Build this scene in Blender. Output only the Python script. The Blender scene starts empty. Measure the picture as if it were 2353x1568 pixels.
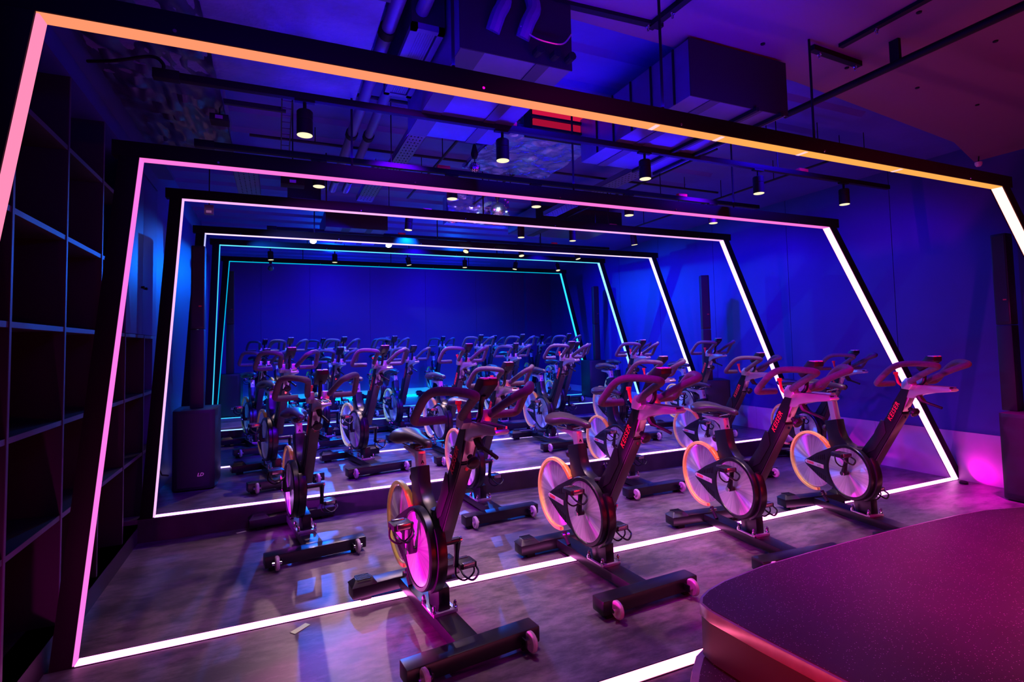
import bpy, bmesh, math, random
from mathutils import Vector, Matrix, noise
random.seed(7)
C = bpy.data.collections.new('studio'); bpy.context.scene.collection.children.link(C)
SCN = bpy.context.scene
# ------------------------------------------------------------------ camera
cd = bpy.data.cameras.new('camera'); cam = bpy.data.objects.new('camera', cd); C.objects.link(cam)
YAW, PITCH, ROLL, F = 0.41646155, 0.05239201, -0.02214192, 1227.31376
w = Vector((math.sin(YAW)*math.cos(PITCH), math.cos(YAW)*math.cos(PITCH), math.sin(PITCH)))
r = Vector((math.cos(YAW), -math.sin(YAW), 0)); u = r.cross(w)
r2 = r*math.cos(ROLL)+u*math.sin(ROLL); u2 = -r*math.sin(ROLL)+u*math.cos(ROLL)
m = Matrix((r2, u2, -w)).transposed().to_4x4(); m.translation = (0, 0, 1.45)
cam.matrix_world = m
cd.sensor_width = 36; cd.lens = F/2353*36; cd.shift_x = -0.0012; cd.shift_y = -0.02485; cd.clip_start = .05
SCN.camera = cam
# ------------------------------------------------------------------ world, exposure, lamps, most of them added
wd = bpy.data.worlds.new('world'); SCN.world = wd; wd.use_nodes = True
wd.node_tree.nodes['Background'].inputs[0].default_value = (0.01, 0.0, 0.05, 1)
wd.node_tree.nodes['Background'].inputs[1].default_value = 0.02
vs = SCN.view_settings; vs.view_transform = 'Standard'; vs.look = 'None'; vs.exposure = 0.12; vs.gamma = 1; vs.use_curve_mapping = False
BLUE = (0.012, 0.0, 1.0)
def lamp(kind, loc, aim, power, color, size=.05, size_y=None, angle=None, blend=.6, spread=None):
    l = bpy.data.lights.new('lamp_light', kind); l.energy = power; l.color = color
    o = bpy.data.objects.new('lamp_light', l); C.objects.link(o); o.location = loc
    d = Vector(aim)-Vector(loc); o.rotation_euler = d.to_track_quat('-Z', 'Y').to_euler()
    if kind == 'AREA':
        l.shape = 'RECTANGLE'; l.size = size; l.size_y = size_y or size
        if spread: l.spread = spread
    else: l.shadow_soft_size = size
    if kind == 'SPOT': l.spot_size = angle or 1.2; l.spot_blend = blend
    return o
# added blue area lights, unseen on the beam tops, that wash the ceiling
FY = [1.942, 3.159, 4.946, 6.635, 8.272, 9.736]
for i, y in enumerate(FY[1:]):
    lv = [0, .172, .172, .35, .35][i]
    lamp('AREA', (1.7 if i == 0 else 2.2, y+.04, 2.56+lv*.9), (1.7 if i == 0 else 2.2, y+.04, 5), 28 if i == 0 else 48, BLUE, 3.4 if i == 0 else 4.2, .05)
lamp('AREA', (1.2, 1.98, 2.56), (1.2, 1.98, 5), 22, BLUE, 2.8, .04)
# blue floods under the ceiling, added without fixtures to wash walls, floor and ductwork
for (x, y, z, tx, ty, tz, p) in [(4.6, 4.05, 3.0, 6.1, 4.3, 1.2, 110), (4.7, 5.85, 3.0, 6.2, 5.9, 1.2, 220), (4.7, 7.5, 3.0, 6.2, 7.6, 1.2, 260),
                                 (4.6, 9.1, 3.0, 6.2, 9.2, 1.2, 230), (1.0, 9.9, 3.0, 1.2, 12, 1.4, 190), (3.3, 9.9, 3.0, 3.4, 12, 1.4, 190),
                                 (1.0, 6.7, 2.9, -.9, 7.3, 1.2, 130), (.9, 5.4, 3.0, -.9, 5.3, 1.5, 130), (.9, 10.3, 3.0, -.9, 10.6, 1.2, 150),
                                 (1.6, 5.2, 3.05, 1.9, 6.6, 0, 220), (3.6, 5.2, 3.05, 3.7, 6.6, 0, 200), (2.0, 8.0, 3.05, 2.0, 9.3, 0, 240), (4.2, 8.0, 3.05, 4.2, 9.0, 0, 220),
                                 (1.5, 2.55, 3.05, 1.8, 4.3, 0, 50), (3.6, 2.55, 3.05, 3.4, 4.2, 0, 130), (.2, 2.3, 1.9, .3, 3.0, 3.2, 18), (-.1, .9, 2.2, .0, 2.2, 3.1, 22)]:
    lamp('SPOT', (x, y, z), (tx, ty, tz), p*1.25, BLUE, .03, angle=2.2, blend=1)
# azure lights added unseen by the back wall to lift the rear rows
for x in (1.0, 3.6): lamp('SPOT', (x, 11.4, 3.0), (x+.2, 8.6, .8), 700, (0, .13, 1), .03, angle=2.0, blend=1)
# violet and azure lights added above the aisles, brightening the fronts of the rows
for (x, y, tx, ty, p, c) in [(.6, 2.35, .8, 4.8, 60, (.20, 0, 1)), (2.8, 2.35, 2.6, 4.6, 130, (.20, 0, 1)), (.8, 3.45, .9, 6.2, 260, (.10, 0, 1)), (3.6, 3.45, 3.6, 6.2, 220, (.10, 0, 1)),
                             (.9, 5.2, .9, 7.8, 260, (.02, .02, 1)), (3.7, 5.2, 3.7, 7.8, 260, (.02, .02, 1)), (1.5, 6.45, 1.4, 9.2, 320, (0, .10, 1)), (3.8, 7.3, 3.8, 9.6, 320, (0, .06, 1))]:
    lamp('SPOT', (x, y, 2.85), (tx, ty, .9), p*(1.9 if y > 3 else 1.3), c, .04, angle=1.3, blend=1)
# magenta light added high on the left to tint the flywheel discs
lamp('SPOT', (-.45, 2.5, 2.7), (2.9, 2.9, .5), 420, (1, .0, .7), .06, angle=.85, blend=1)
# low lights without fixtures, added by the shelving to colour the flywheels sideways
lamp('SPOT', (-.72, 2.62, .16), (3, 2.95, .5), 620, (1, .0, .66), .02, angle=.75, blend=1)
lamp('SPOT', (-.72, 4.62, .16), (3, 4.9, .5), 330, (.6, .02, 1), .02, angle=.75, blend=1)
lamp('SPOT', (-.45, 6.75, .34), (3, 6.6, .75), 330, (.10, .12, 1), .02, angle=.8, blend=1)
lamp('SPOT', (-.45, 8.95, .52), (3, 9.0, .95), 330, (.0, .25, 1), .02, angle=.8, blend=1)
lamp('SPOT', (-.5, 4.4, 2.8), (2.6, 5.0, .6), 520, (.45, .02, 1), .06, angle=1.5, blend=1)  # higher lights added on the left, also without fixtures
lamp('SPOT', (-.5, 6.1, 2.9), (2.4, 7.0, .7), 420, (.12, .14, 1), .06, angle=1.5, blend=1)
lamp('SPOT', (-.5, 8.0, 3.0), (2.4, 9.0, .9), 350, (0, .12, 1), .06, angle=1.5, blend=1)
# red, magenta and violet lights added unseen round the camera end and podium
lamp('AREA', (3.4, -1.2, .5), (2.8, 3.0, .8), 20, (1, .01, .02), 2.2, .12, spread=2.0)
lamp('AREA', (4.3, .1, 2.9), (3.6, 2.6, .3), 8, (1, 0, .12), .4, .4, spread=1.6)
lamp('SPOT', (3.0, 1.0, 2.9), (3.1, 1.3, .4), 430, (1, 0, .42), .05, angle=1.1, blend=1)
lamp('SPOT', (.75, .7, .55), (1.56, 1.25, .33), 42, (1, .01, .03), .05, angle=1.5, blend=1)
lamp('AREA', (.3, -.8, 2.7), (1.6, 4.6, .9), 3, (.32, 0, 1), .6, .4, spread=1.3)
lamp('SPOT', (1.7, .9, 2.7), (3.7, 3.0, .4), 45, (1, 0, .65), .05, angle=.95, blend=1)
lamp('SPOT', (1.2, 1.0, 2.9), (1.5, 2.6, 0), 45, (1, .0, .7), .05, angle=1.8, blend=1)
lamp('AREA', (4.5, .3, 1.6), (3.8, 1.2, 3.0), 2.6, (.8, 0, .28), .6, .6)
# small magenta uplights lying on the floor beside the feet of the second frame
lamp('SPOT', (6.12, 3.04, .03), (6.20, 2.74, .36), 11, (1, .0, .62), .01, angle=2.5, blend=1)
lamp('SPOT', (5.5, 2.2, 2.9), (5.55, 2.72, 0), 900, (1, 0, .62), .03, angle=.55, blend=1)  # added ceiling light standing in for the magenta gloss on the floor
lamp('SPOT', (4.9, -.2, 2.6), (4.0, 1.2, .4), 90, (1, 0, .03), .05, angle=1.1, blend=1)  # added red light over the right part of the podium
lamp('SPOT', (-.86, 2.12, .05), (-1.05, 2.45, .3), 12, (1, .0, .6), .012, angle=2.2, blend=.5)

# ------------------------------------------------------------------ materials
def mat(name, col, rough=.5, metal=0, spec=.5, em=None, es=1, aniso=0, coat=0, trans=0, noise_amt=0, nscale=20, bump=0, bscale=60):
    M = bpy.data.materials.new(name); M.use_nodes = True; nt = M.node_tree; b = nt.nodes['Principled BSDF']
    b.inputs['Base Color'].default_value = (*col, 1); b.inputs['Roughness'].default_value = rough; b.inputs['Metallic'].default_value = metal
    b.inputs['Specular IOR Level'].default_value = spec; b.inputs['Coat Weight'].default_value = coat; b.inputs['Transmission Weight'].default_value = trans
    if em: b.inputs['Emission Color'].default_value = (*em, 1); b.inputs['Emission Strength'].default_value = es
    if noise_amt or bump:
        tc = nt.nodes.new('ShaderNodeTexCoord'); n = nt.nodes.new('ShaderNodeTexNoise'); n.inputs['Scale'].default_value = nscale; n.inputs['Detail'].default_value = 6
        nt.links.new(tc.outputs['Object'], n.inputs['Vector'])
        if noise_amt:
            cr = nt.nodes.new('ShaderNodeValToRGB'); cr.color_ramp.elements[0].position = .3; cr.color_ramp.elements[1].position = .7
            cr.color_ramp.elements[0].color = tuple(c*(1-noise_amt) for c in col)+(1,); cr.color_ramp.elements[1].color = tuple(min(1, c*(1+noise_amt)) for c in col)+(1,)
            nt.links.new(n.outputs['Fac'], cr.inputs['Fac']); nt.links.new(cr.outputs['Color'], b.inputs['Base Color'])
        if bump:
            n2 = nt.nodes.new('ShaderNodeTexNoise'); n2.inputs['Scale'].default_value = bscale; n2.inputs['Detail'].default_value = 4
            nt.links.new(tc.outputs['Object'], n2.inputs['Vector'])
            bp = nt.nodes.new('ShaderNodeBump'); bp.inputs['Strength'].default_value = bump; bp.inputs['Distance'].default_value = .02
            nt.links.new(n2.outputs['Fac'], bp.inputs['Height']); nt.links.new(bp.outputs['Normal'], b.inputs['Normal'])
    return M
def emis(name, col, s):
    M = bpy.data.materials.new(name); M.use_nodes = True; nt = M.node_tree; nt.nodes.clear()
    e = nt.nodes.new('ShaderNodeEmission'); o = nt.nodes.new('ShaderNodeOutputMaterial'); e.inputs[0].default_value = (*col, 1); e.inputs[1].default_value = s
    nt.links.new(e.outputs[0], o.inputs[0]); return M
M_BLACK = mat('black_satin', (.005, .005, .008), .32, 0, .45)
M_BLACKM = mat('black_matte', (.006, .005, .007), .65, 0, .25)
M_PLAST = mat('black_plastic', (.007, .007, .011), .42, 0, .4)
M_FRAMEB = mat('beam_black', (.0035, .0025, .004), .65, 0, .2)
M_GRIP = mat('grip_foam', (.085, .08, .11), .7, noise_amt=.15, nscale=60)
M_SADDLE = mat('saddle_vinyl', (.028, .024, .03), .36, 0, .5)
M_ALU = mat('brushed_aluminium', (.62, .6, .62), .32, .75)
M_CHROME = mat('chrome', (.8, .8, .8), .12, 1)
M_DCHR = mat('dark_chrome', (.35, .3, .34), .2, .9)
M_CAP = mat('white_cap', (.9, .88, .9), .35)
M_RED = mat('red_lever', (.75, .03, .03), .35)
M_REDTXT = mat('red_print', (.62, .02, .04), .5)
M_GREYTXT = mat('grey_print', (.35, .33, .35), .5)
M_PLATE = mat('name_plate_silver', (.6, .58, .6), .35, .3)
M_YEL = mat('yellow_guard', (1, .95, .16), .3, 0, .5, coat=.4)
M_YEL2 = mat('amber_guard_clip', (.9, .55, .05), .3, 0, .5)
M_WHEEL = mat('clear_urethane', (.42, .34, .36), .25, 0, .5, noise_amt=.08, nscale=90)
M_SCREEN = mat('dark_screen', (.02, .02, .02), .1)
M_STEP = mat('platform_edge', (.03, .028, .03), .6, noise_amt=.3, nscale=9)
M_FPAN = mat('grey_lacquer', (.045, .04, .05), .3, .1)
def disc_mat():
    M = mat('brushed_disc', (.92, .9, .95), .32, .88); nt = M.node_tree; b = nt.nodes['Principled BSDF']
    b.inputs['Anisotropic'].default_value = .96
    t = nt.nodes.new('ShaderNodeTangent'); t.direction_type = 'RADIAL'; t.axis = 'X'
    nt.links.new(t.outputs[0], b.inputs['Tangent'])
    # radial glint streaks painted into the base colour, by angle round the axle
    tc = nt.nodes.new('ShaderNodeTexCoord'); sx = nt.nodes.new('ShaderNodeSeparateXYZ'); nt.links.new(tc.outputs['Object'], sx.inputs[0])
    at = nt.nodes.new('ShaderNodeMath'); at.operation = 'ARCTAN2'; nt.links.new(sx.outputs['Z'], at.inputs[0]); nt.links.new(sx.outputs['Y'], at.inputs[1])
    n = nt.nodes.new('ShaderNodeTexNoise'); n.noise_dimensions = '1D'; n.inputs['Scale'].default_value = 9; n.inputs['Detail'].default_value = 5; nt.links.new(at.outputs[0], n.inputs['W'])
    cr = nt.nodes.new('ShaderNodeValToRGB'); cr.color_ramp.elements[0].position = .35; cr.color_ramp.elements[1].position = .65
    cr.color_ramp.elements[0].color = (.74, .74, .78, 1); cr.color_ramp.elements[1].color = (.97, .95, .99, 1)
    nt.links.new(n.outputs['Fac'], cr.inputs[0]); nt.links.new(cr.outputs[0], b.inputs['Base Color'])
    return M
M_DISC = disc_mat()
def floor_mat(name, base=.11):
    M = bpy.data.materials.new(name); M.use_nodes = True; nt = M.node_tree; b = nt.nodes['Principled BSDF']; L = nt.links
    tc = nt.nodes.new('ShaderNodeTexCoord')
    n1 = nt.nodes.new('ShaderNodeTexNoise'); n1.inputs['Scale'].default_value = 1.6; n1.inputs['Detail'].default_value = 9; n1.inputs['Roughness'].default_value = .62; n1.inputs['Distortion'].default_value = .6
    n2 = nt.nodes.new('ShaderNodeTexNoise'); n2.inputs['Scale'].default_value = 13; n2.inputs['Detail'].default_value = 12; n2.inputs['Roughness'].default_value = .7
    mp = nt.nodes.new('ShaderNodeMapping'); mp.inputs['Scale'].default_value = (.55, 1.3, 1)
    L.new(tc.outputs['Object'], mp.inputs[0]); L.new(mp.outputs[0], n1.inputs['Vector']); L.new(mp.outputs[0], n2.inputs['Vector'])
    mx = nt.nodes.new('ShaderNodeMath'); mx.operation = 'MULTIPLY'; L.new(n1.outputs['Fac'], mx.inputs[0]); L.new(n2.outputs['Fac'], mx.inputs[1])
    cr = nt.nodes.new('ShaderNodeValToRGB'); e = cr.color_ramp.elements; e[0].position = .18; e[1].position = .34
    e[0].color = (base*.42, base*.33, base*.42, 1); e[1].color = (base*1.6, base*1.2, base*1.45, 1)
    L.new(mx.outputs[0], cr.inputs[0]); L.new(cr.outputs[0], b.inputs['Base Color'])
    rr = nt.nodes.new('ShaderNodeMapRange'); rr.inputs['To Min'].default_value = .30; rr.inputs['To Max'].default_value = .50; L.new(n1.outputs['Fac'], rr.inputs['Value']); L.new(rr.outputs[0], b.inputs['Roughness'])
    bp = nt.nodes.new('ShaderNodeBump'); bp.inputs['Strength'].default_value = .12; bp.inputs['Distance'].default_value = .01; L.new(n2.outputs['Fac'], bp.inputs['Height']); L.new(bp.outputs[0], b.inputs['Normal'])
    return M
M_FLOOR = floor_mat('mottled_concrete')
M_WALL = mat('blue_lit_wall', (.035, .03, .20), .45, noise_amt=.06, nscale=3)  # blue of the lamp wash is put into the base colour
M_WALLB = mat('back_wall_panel', (.03, .035, .16), .5)  # base colour carries the same blue light as the side walls
M_KICK = mat('grey_wall_base', (.42, .38, .40), .4, noise_amt=.06, nscale=5)
M_CEIL = mat('blue_lit_ceiling', (.07, .06, .40), .6, noise_amt=.12, nscale=2, bump=.1, bscale=14)  # ceiling tone includes the blue light thrown up at it
M_CEILF = mat('smooth_gypsum', (.19, .10, .15), .55)
M_SHELF = mat('dark_shelf_board', (.014, .012, .018), .6)
M_EDGE_LIT = mat('shelf_edge_lit', (.05, .035, .07), .5)  # lighter copy of the board: light caught by the edges, as colour
M_SHELFB = mat('dark_shelf_back', (.012, .012, .016), .8)
M_DUCT = mat('galvanised_duct', (.14, .11, .24), .38, .4, noise_amt=.1, nscale=6)
M_DUCTD = mat('dark_duct', (.008, .007, .01), .6)
M_STRIPE = mat('insulation_tape', (.05, .035, .05), .5)
M_FOIL = mat('crinkled_foil', (.38, .42, .8), .22, .85, bump=1.0, bscale=7)
M_WRAP = mat('foil_wrap', (.16, .13, .26), .42, .35, noise_amt=.25, nscale=4, bump=.5, bscale=10)
M_SPEAK = mat('speaker_black', (.012, .011, .014), .5)
M_SPEAKG = mat('speaker_grille', (.016, .014, .02), .7)
M_TAPE = mat('green_tape', (.62, 1, .42), .6)
M_LENS = emis('warm_lens', (1, .85, .5), 1.2)
M_LENS2 = emis('warm_lens_bright', (1, .93, .78), 14)
M_REFL = mat('lamp_reflector', (.8, .75, .55), .3, .2)
def speck():
    M = bpy.data.materials.new('speckled_vinyl'); M.use_nodes = True; nt = M.node_tree; b = nt.nodes['Principled BSDF']; L = nt.links
    tc = nt.nodes.new('ShaderNodeTexCoord'); v = nt.nodes.new('ShaderNodeTexVoronoi'); v.inputs['Scale'].default_value = 115
    L.new(tc.outputs['Object'], v.inputs['Vector'])
    cr = nt.nodes.new('ShaderNodeValToRGB'); e = cr.color_ramp.elements; e[0].position = .12; e[0].color = (1, 1, 1, 1); e[1].position = .2; e[1].color = (0, 0, 0, 1)
    L.new(v.outputs['Distance'], cr.inputs[0])
    sp = nt.nodes.new('ShaderNodeSeparateXYZ'); L.new(v.outputs['Color'], sp.inputs[0])
    gt = nt.nodes.new('ShaderNodeMath'); gt.operation = 'GREATER_THAN'; gt.inputs[1].default_value = .42; L.new(sp.outputs[0], gt.inputs[0])
    mu = nt.nodes.new('ShaderNodeMath'); mu.operation = 'MULTIPLY'; L.new(cr.outputs[0], mu.inputs[0]); L.new(gt.outputs[0], mu.inputs[1])
    n = nt.nodes.new('ShaderNodeTexNoise'); n.inputs['Scale'].default_value = 3; L.new(tc.outputs['Object'], n.inputs['Vector'])
    c2 = nt.nodes.new('ShaderNodeValToRGB'); c2.color_ramp.elements[0].color = (.045, .022, .034, 1); c2.color_ramp.elements[1].color = (.08, .04, .06, 1); L.new(n.outputs['Fac'], c2.inputs[0])
    mx = nt.nodes.new('ShaderNodeMix'); mx.data_type = 'RGBA'; L.new(mu.outputs[0], mx.inputs['Factor']); L.new(c2.outputs[0], mx.inputs['A']); mx.inputs['B'].default_value = (.75, .7, .7, 1)
    L.new(mx.outputs['Result'], b.inputs['Base Color']); b.inputs['Roughness'].default_value = .42
    return M
M_SPECK = speck()
M_TRIM = mat('podium_trim', (.62, .5, .5), .3, .6, noise_amt=.15, nscale=14)

# ------------------------------------------------------------------ mesh helpers
class MB:
    def __init__(s): s.v = []; s.f = []
    def add(s, vs, fs):
        k = len(s.v); s.v += [tuple(v) for v in vs]; s.f += [tuple(i+k for i in f) for f in fs]; return s
    def box(s, x0, x1, y0, y1, z0, z1):
        return s.add([(x0,y0,z0),(x1,y0,z0),(x1,y1,z0),(x0,y1,z0),(x0,y0,z1),(x1,y0,z1),(x1,y1,z1),(x0,y1,z1)],
                     [(0,3,2,1),(4,5,6,7),(0,1,5,4),(1,2,6,5),(2,3,7,6),(3,0,4,7)])
    def prism(s, pts, a, b, axis='x', ptsb=None):
        """polygon pts extruded from a to b; axis x: pts are (f,z) -> (v,-f,z); y: pts are (x,z); z: pts are (x,y)"""
        mk = {'x': lambda p, t: (t, -p[0], p[1]), 'y': lambda p, t: (p[0], t, p[1]), 'z': lambda p, t: (p[0], p[1], t)}[axis]
        n = len(pts); q = ptsb or pts
        return s.add([mk(p, a) for p in pts]+[mk(p, b) for p in q], [tuple(range(n))[::-1], tuple(range(n, 2*n))]+[(i, (i+1)%n, n+(i+1)%n, n+i) for i in range(n)])
    def tube(s, pts, rad, n=10, cap=True, sq=None):
        pts = [Vector(p) for p in pts]; rads = rad if isinstance(rad, (list, tuple)) else [rad]*len(pts)
        up = Vector((0, 0, 1)); t0 = (pts[1]-pts[0]).normalized()
        if abs(t0.dot(up)) > .95: up = Vector((1, 0, 0))
        nx = t0.cross(up).normalized(); V = []; Fc = []
        for i, p in enumerate(pts):
            t = ((pts[min(i+1, len(pts)-1)]-pts[i]).normalized()+(pts[i]-pts[max(i-1, 0)]).normalized()).normalized() if 0 < i < len(pts)-1 else (pts[min(i+1, len(pts)-1)]-pts[max(i-1, 0)]).normalized()
            nx = (nx-t*nx.dot(t)).normalized(); ny = t.cross(nx)
            for k in range(n):
                a = 2*math.pi*k/n; V.append(p+(nx*math.cos(a)+ny*math.sin(a))*rads[i])
        for i in range(len(pts)-1):
            for k in range(n): Fc.append((i*n+k, i*n+(k+1)%n, (i+1)*n+(k+1)%n, (i+1)*n+k))
        if cap: Fc.append(tuple(range(n))[::-1]); Fc.append(tuple((len(pts)-1)*n+k for k in range(n)))
        return s.add(V, Fc)
    def lathe(s, prof, c, axis='x', n=32):
        """prof: list of (along axis, radius) closed at both ends if radius 0"""
        V = []; Fc = []
        for (a, rr) in prof:
            for k in range(n):
                t = 2*math.pi*k/n; p, q = rr*math.cos(t), rr*math.sin(t)
                V.append({'x': (c[0]+a, c[1]+p, c[2]+q), 'y': (c[0]+p, c[1]+a, c[2]+q), 'z': (c[0]+p, c[1]+q, c[2]+a)}[axis])
        for i in range(len(prof)-1):
            for k in range(n): Fc.append((i*n+k, i*n+(k+1)%n, (i+1)*n+(k+1)%n, (i+1)*n+k))
        Fc.append(tuple(range(n))[::-1]); Fc.append(tuple((len(prof)-1)*n+k for k in range(n)))
        return s.add(V, Fc)
    def quad(s, a, b, c, d): return s.add([a, b, c, d], [(0, 1, 2, 3)])
    def build(s, name, material, parent=None, bevel=0, smooth=35, seg=2, loc=None):
        me = bpy.data.meshes.new(name); me.from_pydata(s.v, [], s.f); me.update()
        bm = bmesh.new(); bm.from_mesh(me)
        if bevel:
            es = [e for e in bm.edges if len(e.link_faces) == 2 and e.calc_face_angle(0) > .6]
            if es: bmesh.ops.bevel(bm, geom=es, offset=bevel, segments=seg, affect='EDGES', profile=.6, clamp_overlap=True)
        bmesh.ops.recalc_face_normals(bm, faces=bm.faces); bm.to_mesh(me); bm.free()
        if smooth:
            me.shade_smooth(); me.set_sharp_from_angle(angle=math.radians(smooth))
        me.materials.append(material)
        o = bpy.data.objects.new(name, me); C.objects.link(o)
        if parent: o.parent = parent
        if loc: o.location = loc
        return o
def P(v, f, z): return (v, -f, z)
def smoothpath(pts, k=6):
    pts = [Vector(p) for p in pts]; out = []
    for i in range(len(pts)-1):
        p0, p1, p2, p3 = pts[max(i-1, 0)], pts[i], pts[i+1], pts[min(i+2, len(pts)-1)]
        for j in range(k):
            t = j/k; out.append(.5*((2*p1)+(p2-p0)*t+(2*p0-5*p1+4*p2-p3)*t*t+(3*p1-p0-3*p2+p3)*t**3))
    return out+[pts[-1]]
def empty(name, loc=(0, 0, 0), rz=0, label=None, cat=None, group=None):
    o = bpy.data.objects.new(name, None); C.objects.link(o); o.location = loc; o.rotation_euler = (0, 0, rz); o.empty_display_size = .1
    tag(o, label, cat, group); return o
def tag(o, label=None, cat=None, group=None, kind=None):
    if label: o['label'] = label
    if cat: o['category'] = cat
    if group: o['group'] = group
    if kind: o['kind'] = kind
    return o
def struct(name, mb, material, bevel=0, parent=None):
    o = mb.build(name, material, parent, bevel); 
    if not parent: o['kind'] = 'structure'
    return o
def text(name, s, size, material, parent, origin, xdir, ydir, shear=0, off=0, ext=.0008, align='LEFT', sp=1.0):
    cu = bpy.data.curves.new('txt', 'FONT'); cu.body = s; cu.size = size; cu.shear = shear; cu.offset = off; cu.extrude = ext; cu.resolution_u = 2; cu.align_x = align; cu.space_character = sp
    t = bpy.data.objects.new('txt', cu); C.objects.link(t)
    dg = bpy.context.evaluated_depsgraph_get(); me = bpy.data.meshes.new_from_object(t.evaluated_get(dg))
    bpy.data.objects.remove(t); bpy.data.curves.remove(cu)
    X = Vector(xdir).normalized(); Y = Vector(ydir).normalized(); Z = X.cross(Y)
    mt = Matrix((X, Y, Z)).transposed().to_4x4(); mt.translation = origin
    me.transform(mt); me.name = name; me.materials.clear(); me.materials.append(material)
    o = bpy.data.objects.new(name, me); C.objects.link(o); o.parent = parent; return o
def copy_tree(o, parent=None):
    c = o.copy(); C.objects.link(c); c.parent = parent
    for ch in list(o.children): copy_tree(ch, c)
    return c

# ================================================================== room
L1, L2 = .172, .3515
XR, XL, YB, YF, ZC = 6.22, -.967, 11.9, -3.0, 3.25
struct('floor', MB().box(-2.4, XR+.2, YF, FY[2], -.2, 0), M_FLOOR)
struct('floor', MB().box(XL-.5, XR+.1, FY[2]+.001, FY[4], -.2, L1), M_FLOOR, .003)
struct('floor', MB().box(XL-.5, XR+.1, FY[4]+.001, YB, -.2, L2), M_FLOOR, .003)
struct('trim_1', MB().box(XL, XR, FY[2]-.012, FY[2], .0, L1-.004), M_STEP)
struct('trim_2', MB().box(XL, XR, FY[4]-.012, FY[4], L1, L2-.004), M_STEP)
# right wall: tall boards above a projecting grey base
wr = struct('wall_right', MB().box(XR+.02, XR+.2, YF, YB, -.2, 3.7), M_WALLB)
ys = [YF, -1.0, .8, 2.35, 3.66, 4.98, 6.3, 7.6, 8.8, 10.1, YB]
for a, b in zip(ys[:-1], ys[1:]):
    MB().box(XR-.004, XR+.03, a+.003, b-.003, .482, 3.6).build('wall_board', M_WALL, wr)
bb = [YF, -.5, 2.0, 3.95, 5.6, 7.4, 9.6, YB]
for a, b in zip(bb[:-1], bb[1:]):
    MB().box(XR-.012, XR+.03, a+.001, b-.001, 0, .48).build('base_board', M_KICK, wr)
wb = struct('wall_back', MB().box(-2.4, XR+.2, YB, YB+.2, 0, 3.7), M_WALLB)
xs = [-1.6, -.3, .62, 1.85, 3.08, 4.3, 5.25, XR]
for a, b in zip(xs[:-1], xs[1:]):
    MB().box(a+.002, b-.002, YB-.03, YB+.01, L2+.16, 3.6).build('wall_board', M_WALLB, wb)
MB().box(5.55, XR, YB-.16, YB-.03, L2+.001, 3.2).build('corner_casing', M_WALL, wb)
struct('wall_left', MB().box(-1.75, -1.55, YF, YB, -.2, 3.7), M_SHELFB)
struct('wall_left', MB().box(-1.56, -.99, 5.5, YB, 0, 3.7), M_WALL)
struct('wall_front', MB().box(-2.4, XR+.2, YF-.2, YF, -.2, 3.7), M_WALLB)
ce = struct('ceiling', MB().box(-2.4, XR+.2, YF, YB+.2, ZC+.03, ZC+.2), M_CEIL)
y = 2.3; k = 0
while y < YB:
    MB().prism([(y, ZC+.04), (y+.06, ZC-.0), (y+.26, ZC-.0), (y+.32, ZC+.04)], -1.6, XR, 'x').build('ceiling_rib', M_CEIL, ce) if False else None
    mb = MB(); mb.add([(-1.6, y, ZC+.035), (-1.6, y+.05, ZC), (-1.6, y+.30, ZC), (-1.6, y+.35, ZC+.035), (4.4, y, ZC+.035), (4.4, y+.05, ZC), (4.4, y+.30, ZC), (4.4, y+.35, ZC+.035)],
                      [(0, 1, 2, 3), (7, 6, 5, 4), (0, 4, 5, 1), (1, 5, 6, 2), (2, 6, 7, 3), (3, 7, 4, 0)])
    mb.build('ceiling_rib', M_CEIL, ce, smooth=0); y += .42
# smooth lowered ceiling over the instructor's end
lc = struct('ceiling', MB().prism([(.9, YF), (XR, YF), (XR, 2.86), (5.4, 2.62), (3.1, 2.36), (.9, 2.3)], 3.12, 3.2, 'z'), M_CEILF)
for i in range(7):
    for j in range(4):
        x, yy = 1.6+i*.72+(j%2)*.2, .55+j*.52
        MB().lathe([(-.006, .004), (-.006, .012), (.001, .014)], (x, yy, 3.12), 'z', 10).build('anchor_plug', M_BLACKM, lc)
struct('baseboard_left', MB().box(XL-.12, XL, 1.6, FY[2], 0, .14), M_SHELF)

# ------------------------------------------------------------------ wall shelving on the left
sh = empty('wall_shelving', (XL, 3.9, 0), 0, 'tall dark open shelving built into the left wall', 'shelving')
def shp(mb, name, mt, par=None, bev=0):
    o = mb.build(name, mt, par or sh, bev); 
    o.location = (-XL, -3.9, 0); return o
shp(MB().box(-1.54, -1.52, 1.0, 5.5, 0, 2.9), 'back_panel', M_SHELFB)
def board(nm, x0, x1, a, b, z0, z1):
    o = shp(MB().box(x0, x1-.003, a, b, z0, z1), nm, M_SHELF)
    e = MB().box(x1-.003, x1, a, b, z0, z1).build('lit_edge', M_EDGE_LIT, o)  # strip lightened where the front edge catches light
for yy in (1.57, 2.15, 2.74, 3.34, 3.93): board('upright', -1.52, XL, yy-.009, yy+.009, .14, 2.87)
for yy in (4.50, 5.08): board('upright', -1.52, XL, yy-.009, yy+.009, .14, 1.56)
for zz in (.65, 1.11, 1.57, 2.03, 2.49):
    uy = [1.0, 1.57, 2.15, 2.74, 3.34, 3.93, 4.5, 5.08, 5.5]
    for a, b in zip(uy[:-1], uy[1:]):
        if a >= 4.4 and zz > 1.6: continue
        board('shelf', -1.52, XL-.004, a+.01, b-.01, zz-.012, zz+.012)
shp(MB().box(-1.52, XL, 1.0, 5.5, .12, .14), 'plinth_board', M_SHELF)
shp(MB().box(-1.50, XL+.004, 1.0, 5.5, 2.86, 3.0), 'header_beam', M_WALL)
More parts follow.
